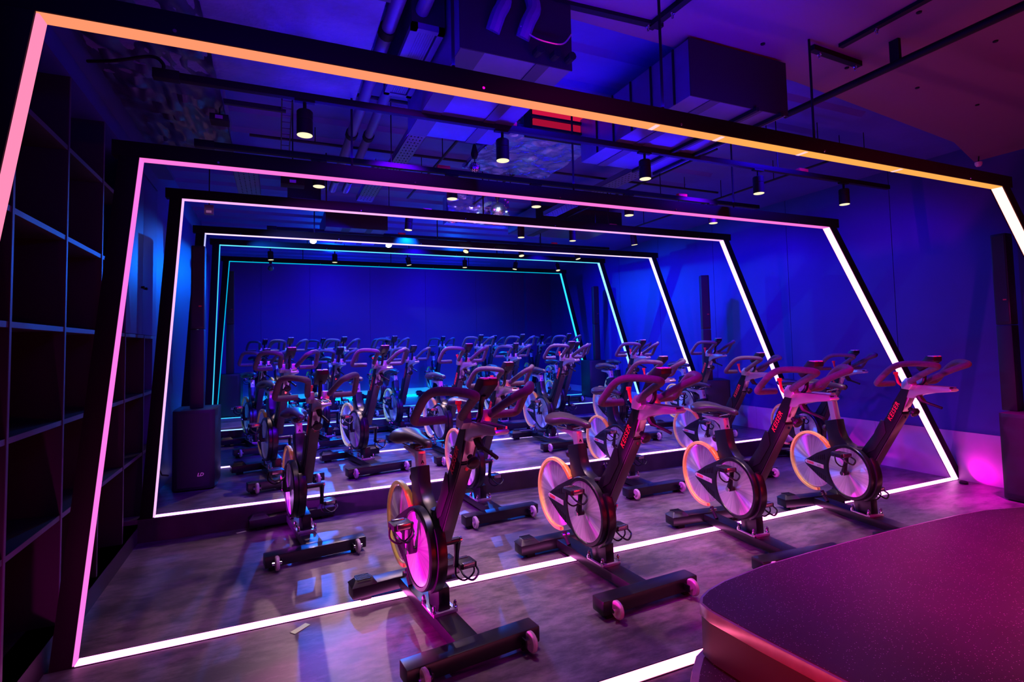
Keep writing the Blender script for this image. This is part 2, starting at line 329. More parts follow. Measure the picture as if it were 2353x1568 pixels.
shp(MB().box(XL+.004, -.84, 1.0, 5.5, 2.97, 3.0), 'header_board', M_WALL)
for a, b in ((4.50, 4.99), (4.995, 5.5)):
    d = shp(MB().box(XL-.02, XL, a, b, 1.585, 2.85), 'cabinet_door', M_WALL, bev=.002)
    yk = b-.05 if a < 4.6 else a+.05
    k = MB().lathe([(0, .008), (.02, .012), (.026, .0)], (XL, yk, 1.95), 'x', 10).build('door_knob', M_BLACKM, d)

# ------------------------------------------------------------------ illuminated frames
FR = [  # xa, xb, H, xc, xd, level
 (-.65, 4.563, 2.457, -1.0, 6.60, 0), (-.635, 4.502, 2.426, -.866, 6.215, 0), (-.703, 5.068, 2.505, -.874, 6.285, L1),
 (-.726, 5.303, 2.561, -.889, 6.309, L1), (-.73, 5.422, 2.548, -.816, 6.248, L2), (-.719, 5.432, 2.543, -.889, 6.083, L2)]
def grad_emis(name, c1, c2, x0, x1, s):
    M = bpy.data.materials.new(name); M.use_nodes = True; nt = M.node_tree; nt.nodes.clear()
    e = nt.nodes.new('ShaderNodeEmission'); o = nt.nodes.new('ShaderNodeOutputMaterial'); e.inputs[1].default_value = s
    tc = nt.nodes.new('ShaderNodeTexCoord'); sx = nt.nodes.new('ShaderNodeSeparateXYZ'); mr = nt.nodes.new('ShaderNodeMapRange'); mx = nt.nodes.new('ShaderNodeMix'); mx.data_type = 'RGBA'
    nt.links.new(tc.outputs['Object'], sx.inputs[0]); nt.links.new(sx.outputs[0], mr.inputs['Value']); mr.inputs['From Min'].default_value = x0; mr.inputs['From Max'].default_value = x1
    nt.links.new(mr.outputs[0], mx.inputs['Factor']); mx.inputs['A'].default_value = (*c1, 1); mx.inputs['B'].default_value = (*c2, 1)
    nt.links.new(mx.outputs['Result'], e.inputs[0]); nt.links.new(e.outputs[0], o.inputs[0]); return M
LED = [  # top, left, right, floor: saturated tubes, the floor and right ones bright enough to burn out
 [None, ((1, .22, .40), 1.15), ((1, .30, .25), 3.6), ((1, .15, .36), 7)],
 [((1, .17, .66), 1.05), ((1, .17, .72), 1.1), ((1, .26, .80), 4), ((1, .20, .78), 5.5)],
 [((1, .42, .88), 1.1), ((1, .45, .95), 1.15), ((.85, .32, 1), 3), ((.72, .24, 1), 4.4)],
 [((.9, .6, 1), 1.4), ((.45, .45, 1.0), 1.2), ((.5, .38, 1), 2.6), ((.48, .30, 1), 3.4)],
 [((.12, .75, 1), 1.1), ((.04, .55, .85), 1.1), ((.2, .5, 1), 2), ((.2, .38, 1), 2.6)],
 [((0, .62, .85), .9), ((0, .5, .85), .95), ((.02, .55, 1), 1.5), ((.03, .36, 1), 2.2)]]
FL = ['nearest illuminated black frame, orange top tube, crossing the whole ceiling view', 'second illuminated frame from the front, magenta pink tubes, standing on the lowest floor',
      'third illuminated frame, pale pink tubes, standing on the edge of the first step', 'fourth illuminated frame, lavender white tubes, on the middle platform',
      'fifth illuminated frame, pale cyan tubes, on the edge of the second step', 'farthest illuminated frame, deep cyan tubes, nearest the back wall']
T = .078
for i, (xa, xb, H, xc, xd, lv) in enumerate(FR):
    y0 = FY[i]; fr = empty('light_frame', (0, y0, lv), 0, FL[i], 'light frame', 'illuminated frames along the studio')
    def fp(name, mb, mt, bev=0, par=None, fr=fr): return mb.build(name, mt, par or fr, bev)
    hs = 1/H
    fp('top_beam', MB().box(xa-.115, xb+.12, 0, T, H, H+.078), M_FRAMEB, .002)
    # legs: inner line (xa,H)->(xc,0)
    o_ = .085
    fp('left_leg', MB().prism([(xa, H), (xc, 0), (xc-o_, 0), (xa-o_, H)], 0, T, 'y'), M_FRAMEB, .002)
    zcut = 0
    if xd > XR-.02 and i != 0:
        pass
    if i == 0:
        z1 = .9; xq = xb+(xd-xb)*(H-z1)/H
        fp('right_leg', MB().prism([(xb, H), (xb+o_, H), (xd+o_, 0), (xd, 0)], 0, T, 'y'), M_FRAMEB, .002)
    else:
        fp('right_leg', MB().prism([(xb, H), (xb+o_, H), (xd+o_, 0), (xd, 0)], 0, T, 'y'), M_FRAMEB, .002)
    fp('floor_channel', MB().box(xc-.1, min(xd, XR-.015), -.002, T+.004, .0005, .0025), M_FRAMEB)
    e = .005; a, b = .007, T-.012
    mt = grad_emis('led_orange', (1, .29, .14), (1, .40, .08), .9, 2.4, 1.0) if i == 0 else emis('led_top', *LED[i][0])
    tp = fp('led_tube', MB().box(xa, xb, a, b, H-e, H), mt)
    if i == 0:
        for xx in (1.62, 2.02, 2.62, 3.45): fp('tube_joint', MB().box(xx-.012, xx+.012, a, b, H-e-.0015, H-e), emis('joint_glow', (1, .55, .6), 1.1), par=tp)
    fp('led_tube', MB().prism([(xa, H-e), (xc, 0.004), (xc+e*1.6, 0.004), (xa+e*1.6, H-e)], a, b, 'y'), emis('led_left', *LED[i][1]))
    fp('led_tube', MB().prism([(xb, H-e), (xd, 0.004), (xd-e*1.6, 0.004), (xb-e*1.6, H-e)], a, b, 'y'), emis('led_right', *LED[i][2]))
    fp('led_tube', MB().box(xc+.01, min(xd, XR-.02)-.01, a-.004, b+.004, .0026, .0065), emis('led_floor', *LED[i][3]))
    # fixing screws on the front face and slim hangers to the ceiling
    for xx in (xa+.35, xa+1.4, xa+2.4, xa+3.4, xb-.4):
        MB().lathe([(-.006, .0), (-.006, .006), (.001, .007)], (xx, 0, H+.012), 'y', 8).build('fixing_screw', M_CHROME, fr)
    for xx in ((.64, 1.68, 2.73) if i == 0 else (.4, 1.9, 3.4)):
        MB().tube([(xx, .04, H+.07), (xx, .04, 3.2-lv)], .007, 6).build('hanger_rod', M_BLACKM, fr)
MB().box(-1.6, 5.55, YB-.012, YB+.01, L2, L2+.158).build('recess_panel', M_KICK, wb)
bs = MB().box(XL, 5.5, YB-.15, YB-.12, L2+.002, L2+.02).build('cove_light', emis('cove_cyan', (0, .38, 1), 26)); tag(bs, 'cyan glowing cove light along the foot of the back wall', 'light strip')
# uplighter pucks
for (x, yy, lb) in ((6.07, 3.05, 'small black uplight on the floor beside the second frame, right wall'), (-.88, 2.1, 'small black uplight on the floor by the left shelving')):
    t = empty('uplight', (x, yy, 0), 0, lb, 'lamp')
    MB().lathe([(0, .035), (.02, .035), (.024, .03), (.018, .026)], (0, 0, 0), 'z', 16).build('housing', M_BLACKM, t)

# ================================================================== exercise bike
def make_bike():
    R = empty('exercise_bike')
    # --- base
    MB().box(-.33, .33, 0, .11, .025, .095).build('rear_foot', M_BLACK, R, .008)
    for s in (-1, 1):
        a, b = sorted((s*.185, s*.335))
        mb = MB(); c = .012
        x0, x1 = (a, b)
        mb.add([(x0, -.003, .09), (x1, -.003, .09), (x1, .113, .09), (x0, .113, .09), (x0+.03, .035, .122), (x1-.03, .035, .122), (x1-.03, .075, .122), (x0+.03, .075, .122)],
               [(0, 3, 2, 1), (4, 5, 6, 7), (0, 1, 5, 4), (1, 2, 6, 5), (2, 3, 7, 6), (3, 0, 4, 7)])
        cap = mb.build('foot_cap', M_PLAST, R, .003)
        rb = MB()
        for k in range(6):
            f = .020+k*.014; rb.box(x0+.035, x1-.035, f-.002, f+.002, .118, .1245)
        rb.build('tread_rib', M_PLAST, cap)
        MB().box(s*.25-.03, s*.25+.03, .015, .095, 0, .027).build('foot_pad', M_BLACKM, R, .003)
        MB().box(s*.27-.03, s*.27+.03, -.895, -.825, 0, .027).build('foot_pad', M_BLACKM, R, .003)
    MB().box(-.058, .058, -.82, .0, .03, .088).build('main_beam', M_BLACK, R, .006)
    MB().box(-.33, .33, -.91, -.81, .025, .1).build('front_foot', M_BLACK, R, .008)
    for s in (-1, 1):
        wv = s*.262
        wh = MB().lathe([(-.006, .016), (-.012, .03), (-.012, .040), (-.006, .0465), (.006, .0465), (.012, .040), (.012, .03), (.006, .016)], (wv, -.94, .058), 'x', 24).build('transport_wheel', M_WHEEL, R)
        MB().tube([P(wv-.03*s, .94, .058), P(wv+.03*s, .94, .058)], .011, 10).build('wheel_axle', M_CHROME, wh)
        MB().box(wv-s*.032-.004, wv-s*.032+.004, -.95, -.905, .04, .076).build('wheel_bracket', M_BLACK, R)
    # --- flywheel and guard
    fc = (-.01, .40)
    o = MB().lathe([(-.001, .0), (0, .02), (.001, .205), (.004, .216), (.010, .216), (.013, .205), (.014, .0)], (0, 0, 0), 'x', 56).build('flywheel', M_DISC, R, loc=(-.045, -fc[0], fc[1]))
    MB().lathe([(-.012, .0), (-.012, .022), (.03, .022), (.03, .0)], (0, 0, 0), 'x', 16).build('flywheel_hub', M_BLACK, o)
    def arc(c, rr, a0, a1, n=40): return [(c[0]+rr*math.cos(math.radians(a0+(a1-a0)*i/n)), c[1]+rr*math.sin(math.radians(a0+(a1-a0)*i/n))) for i in range(n+1)]
    def channel(a0, a1, r0, r1, v0, v1, name, mt, n=44):
        # U-section guard bent round the rim
        A = arc(fc, r1, a0, a1, n); B = arc(fc, r0, a0, a1, n); mb = MB(); V = []; Fc = []
        ring = [(v0, 0), (v0, 1), (v0+.006, 1.18), (v1-.006, 1.18), (v1, 1), (v1, 0), (v1-.004, 0), (v0+.004, 0)]
        for i in range(n+1):
            for (v, q) in ring:
                f = B[i][0]+(A[i][0]-B[i][0])*q; z = B[i][1]+(A[i][1]-B[i][1])*q; V.append(P(v, f, z))
        kk = len(ring)
        for i in range(n):
            for j in range(kk): Fc.append((i*kk+j, i*kk+(j+1)%kk, (i+1)*kk+(j+1)%kk, (i+1)*kk+j))
        Fc += [tuple(range(kk)), tuple(n*kk+j for j in range(kk))[::-1]]
        return mb.add(V, Fc).build(name, mt, R, 0, 50)
    channel(34, 283, .224, .243, -.053, -.024, 'flywheel_guard', M_YEL)
    channel(38, 62, .222, .246, -.055, -.022, 'guard_clip', M_YEL2, 10)
    MB().tube([P(-.038, .075, .165), P(-.038, .10, .125), P(-.038, .13, .09)], .014, 10).build('guard_bracket', M_PLAST, R)
    MB().tube([P(-.065, .085, .14), P(-.01, .085, .14)], .016, 12).build('bracket_bolt', M_CHROME, R)
    # --- drive cover on the left side
    dc = (.41, .395); ring = arc(dc, .215, 128, -128, 48)
    noseT = [(-.005, .418), (-.03, .408), (-.036, .393), (-.03, .378), (.0, .368)]
    a1 = math.radians(128); poly = [p for p in ring][::-1]+noseT[::-1][::-1] if False else None
    pts = arc(dc, .208, -125, 120, 44)+[(.30, .582), (.10, .485), (-.005, .420), (-.028, .410), (-.036, .396), (-.03, .380), (-.008, .362), (.12, .29)]
    cov = MB().prism(pts, -.098, -.06, 'x').build('drive_cover', M_PLAST, R, .004, 30)
    mb = MB(); n = 48; V = []; Fc = []
    for rr, v in ((.184, -.098), (.188, -.105), (.205, -.105), (.210, -.098), (.210, -.066)):
        for k in range(n):
            t = 2*math.pi*k/n; V.append(P(v, dc[0]+rr*math.cos(t), dc[1]+rr*math.sin(t)))
    for i in range(4):
        for k in range(n): Fc.append((i*n+k, i*n+(k+1)%n, (i+1)*n+(k+1)%n, (i+1)*n+k))
    mb.add(V, Fc).build('cover_ring', M_BLACK, cov)
    MB().lathe([(-.002, .0), (-.001, .183), (.004, .183), (.004, 0)], (0, 0, 0), 'x', 48).build('drive_disc', M_DISC, R, loc=(-.100, -dc[0], dc[1]))
    MB().lathe([(0, .0), (0, .10), (.006, .11), (.012, .0)], (0, 0, 0), 'x', 32).build('drive_side_plate', M_BLACK, R, loc=(.0, -dc[0], dc[1]))
    rb = MB()
    for k in range(9):
        f = .02+k*.02; h = .03+.0040*k*k*.5+.010*k; h = min(h, .10)
        rb.prism([(f, .425+.008*k), (f+.006, .43+.008*k), (f+.006, .415+.004*k), (f, .413+.004*k)], -.1, -.097, 'x')
        rb.prism([(f, .362-.006*k), (f+.006, .36-.006*k), (f+.006, .345-.010*k), (f, .35-.010*k)], -.1, -.097, 'x')
    rb.build('cover_ribs', M_BLACK, cov)
    pl = MB().prism([(.172, .402), (.172, .370), (-.012, .382), (-.026, .390), (-.026, .402), (-.012, .412)], -.101, -.098, 'x').build('name_plate', M_PLATE, cov, .001)
    text('lettering', 'KEISER', .024, M_REDTXT, cov, P(-.1015, .0, .3895), (0, -.998, -.06), (0, -.06, .998), 0, .0008)
    text('lettering', 'm3i', .024, M_GREYTXT, cov, P(-.1015, .105, .3835), (0, -.998, -.06), (0, -.06, .998), .3, .0)
    # --- cranks and pedals
    MB().tube([P(-.14, .405, .39), P(.14, .405, .39)], .018, 12).build('crank_axle', M_BLACK, R)
    for s, pf, pz in ((-1, .455, .545), (1, .355, .235)):
        ar = MB().tube([P(s*.135, .405, .39), P(s*.14, (.405+pf)/2, (.39+pz)/2), P(s*.145, pf, pz)], [.022, .014, .016], 8).build('crank_arm', M_BLACK, R)
        MB().lathe([(-.005, 0), (-.005, .016), (.005, .016), (.005, 0)], (s*.152, -.405, .39), 'x', 12).build('crank_bolt', M_CHROME, ar)
        pv = s*.20
        pd = MB().box(pv-.050, pv+.050, -pf-.048, -pf+.048, pz-.014, pz+.016).build('pedal', M_PLAST, R, .004)
        MB().box(pv-.034, pv+.034, -pf-.058, -pf-.03, pz-.008, pz+.020).build('pedal_plate', M_DCHR, pd, .003)
        MB().box(pv-.034, pv+.034, -pf+.03, -pf+.056, pz-.008, pz+.020).build('pedal_plate', M_DCHR, pd, .003)
        # toe cage hangs below the pedal
        cage = smoothpath([P(pv-.045, pf+.04, pz-.01), P(pv-.042, pf+.085, pz-.03), P(pv, pf+.10, pz-.055), P(pv+.042, pf+.085, pz-.03), P(pv+.045, pf+.04, pz-.01)], 4)
        MB().tube(cage, .006, 6).build('toe_cage', M_BLACK, pd)
        st = smoothpath([P(pv-.05, pf-.01, pz), P(pv-.058, pf+.01, pz-.05), P(pv-.01, pf+.015, pz-.085), P(pv+.05, pf+.01, pz-.055), P(pv+.05, pf-.01, pz)], 4)
        MB().tube(st, .005, 6).build('strap', M_BLACKM, pd)
    # --- frame
    st = [(.138, .752), (.262, .782), (.276, .70), (.300, .645), (.340, .605), (.40, .582), (.47, .560), (.50, .49), (.40, .44), (.20, .47), (.172, .55), (.165, .62)]
    MB().prism(st, -.036, .036, 'x').build('seat_tube', M_BLACK, R, .006, 40)
    ft = [(.47, .565), (.685, .835), (.802, 1.02), (.83, .905), (.545, .445), (.48, .46)]
    tb = MB().prism([(.47, .565), (.685, .83), (.775, .975), (.832, .90), (.545, .445), (.48, .46)], -.036, .036, 'x').build('front_tube', M_BLACK, R, .005)
    MB().prism([(.552, .452), (.829, .893), (.8345, .890), (.5575, .449)], -.032, .032, 'x').build('front_panel', M_FPAN, tb, .002)
    MB().lathe([(-.004, 0), (-.004, .009), (.002, .009)], P(.0, .822, .868), 'y', 10).build('panel_screw', M_CHROME, tb)
    for s in (-1, 1):
        a, b = sorted((s*.030, s*.037))
        MB().prism([(.76, .952), (.850, 1.088), (.894, 1.07), (.828, .898)], a, b, 'x').build('tube_cheek', M_BLACK, tb)
    MB().prism([(.61, .74), (.665, .83), (.69, .822), (.70, .74), (.60, .60), (.53, .56)], -.041, -.034, 'x').build('side_panel', M_PLAST, tb, .002)
    text('lettering', 'KEISER', .046, M_REDTXT, tb, P(-.0378, .742, .828), (0, -.50, .866), (0, .866, .50), .2, .0009, sp=1.16)
    sp = arc(dc, .226, 40, -62, 26)+arc(dc, .200, 40, -62, 26)[::-1]
    MB().prism(sp, -.07, -.02, 'x').build('frame_spine', M_BLACK, R, .004, 40)
    MB().prism([(.36, .235), (.53, .215), (.535, .098), (.395, .088)], -.03, .03, 'x').build('frame_leg', M_BLACK, R, .004)
    MB().lathe([(0, .0), (.0, .034), (.008, .034), (.012, .0)], (0, -.452, .585), 'z', 20).build('sight_cap', M_RED if False else M_SADDLE, R)
    br = MB().box(-.066, .066, -.55, -.525, .088, .105).box(-.066, -.05, -.55, -.38, .088, .098).box(.05, .066, -.55, -.38, .088, .098).build('mounting_bracket', M_ALU, R, .002)
    for (v, f) in ((-.058, .535), (.058, .535), (-.058, .392), (.058, .392)):
        MB().lathe([(0, .013), (.014, .013), (.016, .010), (.036, .009), (.044, .004), (.045, 0)], (v, -f, .1), 'z', 12).build('acorn_nut', M_CHROME, br)
    # --- handlebar post and cradle (these can be raised)
    bar = []
    bar.append(MB().prism([(.765, .915), (.852, 1.065), (.903, 1.04), (.822, .895)], -.026, .026, 'x').build('handlebar_post', M_ALU, R, .003))
    cr = MB().prism([(.842, 1.01), (.858, 1.09), (.875, 1.105), (1.02, 1.100), (1.172, 1.094), (1.182, 1.084), (1.165, 1.072), (1.04, 1.056), (.955, 1.035), (.91, 1.010)], -.034, .034, 'x').build('handlebar_cradle', M_ALU, R, .006)
    MB().box(-.012, .012, -1.16, -.98, 1.094, 1.1015).build('slide_rail', M_PLAST, cr)
    for v in (-.026, .026): MB().box(v-.004, v+.004, -1.165, -.93, 1.092, 1.105).build('slide_rail', M_ALU, cr)
    bar.append(cr)
    for s in (-1, 1):
        bar.append(MB().prism([(.865, 1.075), (.872, 1.12), (.90, 1.150), (.945, 1.152), (.95, 1.10), (.92, 1.07)], *sorted((s*.028, s*.072)), 'x').build('bar_clamp', M_ALU, R, .006))
    hb = MB().tube(smoothpath([P(-.078, .955, 1.15), P(-.066, .93, 1.12), P(-.04, .92, 1.105), P(.04, .92, 1.105), P(.066, .93, 1.12), P(.078, .955, 1.15)], 4), .013, 10).build('handlebar', M_CHROME, R)
    bar.append(hb)
    for s in (-1, 1):
        g = [(.070, .935, 1.128), (.082, .99, 1.158), (.098, 1.09, 1.208), (.108, 1.150, 1.234), (.128, 1.172, 1.246), (.155, 1.150, 1.255), (.205, 1.075, 1.260), (.240, 1.01, 1.252), (.255, .955, 1.222), (.262, .90, 1.170), (.266, .865, 1.132), (.258, .85, 1.116), (.235, .848, 1.112), (.18, .85, 1.112), (.118, .852, 1.112)]
        MB().tube(smoothpath([P(s*a, b, c) for a, b, c in g], 4), .0195, 12).build('foam_grip', M_GRIP, hb, 0, 60)
    lv = MB().tube(smoothpath([P(-.02, .86, 1.085), P(-.02, .81, 1.105), P(-.02, .795, 1.14), P(-.02, .79, 1.172)], 4), [.014]*3+[.009]*7+[.010]*3, 8)
    lv.tube([P(-.02, .788, 1.168), P(-.02, .788, 1.186)], .015, 10); bar.append(lv.build('red_lever', M_RED, R))
    co = MB().prism([(.952, 1.222), (1.028, 1.304), (1.082, 1.300), (1.080, 1.272), (1.035, 1.238), (.975, 1.200)], -.037, .037, 'x').build('console', M_PLAST, R, .005)
    for s in (-1, 1): MB().box(s*.019-.013, s*.019+.013, -1.080, -1.035, 1.296, 1.306).build('console_cap', M_CAP, co, .003)
    MB().add([P(-.03, .953, 1.2245), P(.03, .953, 1.2245), P(.03, 1.022, 1.2985), P(-.03, 1.022, 1.2985)], [(0, 1, 2, 3)]).build('console_screen', M_SCREEN, co)
    bar.append(co)
    bar.append(MB().tube(smoothpath([P(0, .93, 1.09), P(0, .975, 1.13), P(0, .985, 1.18), P(0, 1.01, 1.225)], 4), .012, 10).build('console_stalk', M_BLACK, R))
    bar.append(MB().tube(smoothpath([P(.0, .93, 1.04), P(.01, .95, .995), P(.03, 1.03, .965), P(.035, 1.06, .955)], 4), [.02]*5+[.009]*8, 8).build('brake_lever', M_PLAST, R))
    kn = MB().tube([P(0, .845, .935), P(0, .885, .92)], .014, 10).lathe([(-.0, .010), (.004, .026), (.016, .031), (.030, .026), (.036, .0)], (0, 0, 0), 'y', 18)
    kn = MB(); d = Vector((0, -.86, -.5)); c0 = Vector(P(0, .86, .932))
    kn.tube([c0, c0+d*.02, c0+d*.03, c0+d*.042, c0+d*.056, c0+d*.062], [.014, .014, .026, .033, .028, .012], 18).build('adjuster_knob', M_PLAST, R)
    q = Vector((0, -.5, .86)); tpts = [c0+d*.048+(Vector((1, 0, 0))*math.cos(t)+q*math.sin(t))*.033 for t in [math.pi*1.12+math.pi*.76*k/14 for k in range(15)]]
    MB().tube(tpts, .0025, 6).build('knob_ring', M_WHEEL, R)
    # --- seat post, slider, saddle (these can be raised)
    seat = []
    po = MB().prism([(.23, .60), (.182, .848), (.232, .858), (.28, .61)], -.024, .024, 'x').build('seat_post', M_ALU, R, .003); seat.append(po)
    text('lettering', 'A', .026, M_BLACKM, po, P(-.008, .2475, .79), (1, 0, 0), (0, .19, .98), 0, .0008)
    seat.append(MB().prism([(-.02, .858), (-.02, .838), (.13, .826), (.185, .80), (.235, .82), (.235, .856), (.10, .852)], -.02, .02, 'x').build('seat_slider', M_ALU, R, .003))
    seat.append(MB().tube([P(0, .16, .85), P(0, .165, .885)], .016, 12).build('saddle_clamp', M_CHROME, R))
    secs = [(-.085, .050, .895, .945), (-.075, .085, .878, .952), (-.04, .103, .868, .958), (.01, .105, .866, .960), (.06, .092, .876, .957), (.11, .062, .890, .951), (.16, .042, .898, .946), (.22, .032, .899, .942), (.29, .028, .895, .937), (.335, .025, .888, .930), (.355, .014, .893, .918)]
    V = []; Fc = []; n = 18
    for (f, wd_, zb, zt) in secs:
        for k in range(n):
            t = 2*math.pi*k/n; cx, sz = math.cos(t), math.sin(t)
            vx = wd_*math.copysign(abs(cx)**.75, cx); zz = (zb+zt)/2+(zt-zb)/2*math.copysign(abs(sz)**.7, sz)
            if f < .1: zz -= .018*(abs(vx)/.105)**2*(1 if sz > 0 else 0) ; zz += (.016 if sz < 0 and abs(vx) < .04 else 0)
            V.append(P(vx, f, zz))
    for i in range(len(secs)-1):
        for k in range(n): Fc.append((i*n+k, i*n+(k+1)%n, (i+1)*n+(k+1)%n, (i+1)*n+k))
    Fc += [tuple(range(n))[::-1], tuple((len(secs)-1)*n+k for k in range(n))]
    sa = MB().add(V, Fc).build('saddle', M_SADDLE, R, 0, 60); seat.append(sa)
    for s in (-1, 1):
        MB().tube(smoothpath([P(s*.045, -.04, .885), P(s*.03, .03, .868), P(s*.022, .15, .868), P(s*.022, .20, .872), P(s*.01, .29, .898)], 4), .0045, 6).build('saddle_rail', M_CHROME, sa)
    MB().box(-.032, .032, -.19, -.13, .862, .884).build('rail_clamp', M_PLAST, sa, .003)
    d = Vector((0, .97, -.2)); c0 = Vector(P(0, .165, .70))
    MB().tube([c0, c0+d*.03, c0+d*.036, c0+d*.05, c0+d*.066, c0+d*.07], [.012, .012, .024, .030, .026, .010], 16).build('adjuster_knob', M_PLAST, R)
    R['n'] = 0; del R['n']
    return R, bar, seat
proto, barp, seatp = make_bike()
barn = {o.name for o in barp}; seatn = {o.name for o in seatp}
def ck(x, y, h): # console position -> origin
    return (x-1.06*math.sin(math.radians(h)), y+1.06*math.cos(math.radians(h)), h)
ords = {4: ['leftmost', 'second from the left', 'third from the left', 'rightmost'], 5: ['leftmost', 'second from the left', 'middle', 'fourth from the left', 'rightmost'],
        6: ['leftmost', 'second from the left', 'third from the left', 'third from the right', 'second from the right', 'rightmost']}
rows = [
 ('front row', 0, 0, 0, [(.717, 3.232, 6.6), (1.828, 3.35, 3.0), (3.10, 3.29, -5.8), (4.22, 3.19, -10.2)]),
 ('second row', 0, 0, 0, [(.127, 4.847, 8.1), ck(1.69, 3.93, 4.5), (3.25, 5.01, 0), (4.46, 4.98, -1), (5.70, 4.67, -13)]),
 ('third row', L1, -.015, 0, [(-.10, 6.25, 12), (.775, 6.38, 11), (1.767, 6.47, 6), (3.17, 6.53, 0), ck(4.175, 5.45, -5), (5.31, 6.20, -10)]),
 ('fourth row', L1, -.02, 0, [(-.35, 8.1, 13), ck(.74, 7.1, 10), ck(1.68, 7.1, 6), ck(3.18, 7.1, -1), ck(4.21, 7.1, -5), ck(5.35, 7.1, -10)]),
 ('fifth row', L2, -.045, 0, [ck(.19, 8.45, 13), ck(.94, 8.45, 10), ck(1.70, 8.45, 6), ck(3.15, 8.45, -1), ck(3.92, 8.45, -4), ck(4.85, 8.45, -8)]),
 ('back row', L2, -.03, 0, [ck(-.19, 10.4, 12), ck(.78, 10.4, 9), ck(1.95, 10.4, 5), ck(3.06, 10.4, -1), ck(4.18, 10.4, -4), ck(5.29, 10.4, -8)])]
place = {'front row': 'over the floor light', 'second row': 'below the first step', 'third row': 'on the middle platform', 'fourth row': 'on the middle platform',
         'fifth row': 'on the top platform', 'back row': 'by the back wall'}
special = {('front row', 3): (0, .13, 'saddle raised high'), ('front row', 0): (0, 0, 'closest to the camera'), ('front row', 1): (0, 0, 'left of the podium'),
           ('front row', 2): (0, 0, 'front foot hidden by podium'), ('third row', 5): (0, .02, 'before a column speaker'), ('fourth row', 4): (0, .05, None)}
first = True
for rn, lvl, bz, sz, L in rows:
    for i, (x, y, h) in enumerate(L):
        b = proto if first else copy_tree(proto); first = False
        b.location = (x, y, lvl); b.rotation_euler = (0, 0, math.radians(h))
        ex = special.get((rn, i), (0, 0, None))
        b['label'] = 'exercise bike, %s in the %s, %s' % (ords[len(L)][i], rn, ex[2] or place[rn])
        b['category'] = 'exercise bike'; b['group'] = 'exercise bikes set out in six rows'
        dzb = bz+ex[0]; dzs = sz+ex[1]+(0 if rn == 'front row' else random.choice((-.01, 0, .015)))
        for c in b.children:
            base = c.name.split('.')[0]
            if base in {n.split('.')[0] for n in barn}: c.location = (0, -dzb*.5, dzb)
            elif base in {n.split('.')[0] for n in seatn}: c.location = (0, dzs*.22, dzs)

# ================================================================== podium
pts = [(1.66, -1.6), (1.58, 1.14), (1.545, 1.45), (1.532, 1.65), (1.545, 1.715), (1.58, 1.75), (1.65, 1.785), (1.77, 1.82), (2.06, 1.86), (2.4, 1.872), (2.65, 1.876), (3.0, 1.878), (3.34, 1.872), (3.62, 1.862), (3.85, 1.84), (4.12, 1.77), (4.30, 1.66), (4.42, 1.45), (4.46, 1.1), (4.46, -1.6)]
def inset(ps, d):
    cx = sum(p[0] for p in ps)/len(ps); out = []
    n = len(ps)
    for i in range(n):
        a = Vector(ps[i-1]); b = Vector(ps[i]); c = Vector(ps[(i+1)%n]); t = ((b-a).normalized()+(c-b).normalized()).normalized(); nn = Vector((t.y, -t.x)); out.append(tuple(b+nn*d))
    return out
pd = empty('instructor_podium', (0, 0, 0), 0, 'low curved instructor podium with speckled dark top and shiny trim', 'podium')
MB().prism(inset(pts, .012), .36, .4005, 'z').build('podium_top', M_SPECK, pd)
MB().prism(pts, .352, .398, 'z').build('edge_trim', M_TRIM, pd, .003)
MB().prism(inset(pts, .006), .2, .352, 'z').build('podium_body', mat('podium_panel', (.07, .06, .065), .5), pd)
stp = [(1.30, .2), (1.30, 1.42), (1.32, 1.52), (1.38, 1.60), (1.45, 1.665), (1.53, 1.73), (1.60, 1.76), (2.4, 1.76), (2.4, .2)]
MB().prism(stp, .0, .165, 'z').build('lower_step', M_BLACKM, pd, .003)
MB().prism(stp, .150, .188, 'z').build('step_trim', M_TRIM, pd, .003)
MB().prism(inset(stp, .03), .16, .190, 'z').build('step_top', M_SPECK, pd)
MB().prism(inset(pts, .04), .0, .21, 'z').build('podium_base', M_BLACKM, pd)

# ================================================================== column speakers
def speaker(loc, rz, lb, colh=1.56, swap=1, hub=.73, off=(0, 0)):
    s = empty('column_speaker', loc, math.radians(rz), lb, 'speaker', 'column speakers along both side walls')
    sub = MB().prism([(-.17, -.22), (-.13, -.245), (.13, -.245), (.17, -.22), (.18, -.1), (.18, .24), (-.18, .24), (-.18, -.1)], .01, hub, 'z').build('subwoofer', M_SPEAK, s, .008)
    MB().prism([(-.155, -.226), (-.125, -.247), (.125, -.247), (.155, -.226)], .035, hub-.03, 'z').build('grille', M_SPEAKG, sub)
    text('logo', 'LD', .042, M_ALU, sub, (.03, -.2485, .13), (1, 0, 0), (0, 0, 1), .25, .001)
    for (a, b) in ((-.13, -.2), (.13, -.2), (.13, .2), (-.13, .2)): MB().lathe([(0, .02), (.012, .02)], (a, b, 0), 'z', 10).build('rubber_foot', M_BLACKM, sub)
    z0 = hub; cx, cy = off
    MB().box(cx-.058, cx+.058, cy-.06, cy+.06, z0, z0+colh*.48).build('column', M_SPEAK, s, .012)
    c2 = MB().box(cx-.058, cx+.058, cy-.06, cy+.06, z0+colh*.48+.004, z0+colh).build('column', M_SPEAK, s, .012)
    MB().box(cx-.045, cx+.045, cy-.0635, cy-.058, z0+colh*.5, z0+colh-.02).build('grille', M_SPEAKG, c2)
    MB().box(cx+.01, cx+.035, cy-.066, cy-.063, z0+colh*.62, z0+colh*.62+.012).build('badge', M_REDTXT, c2)
    return s
speaker((-.70, 5.95, L1), 0, 'black column speaker on the left behind the third lit frame, cable beside it')
speaker((-.72, 10.1, L2), 0, 'black column speaker far back on the left, behind the fifth lit frame', 1.72, hub=.70)
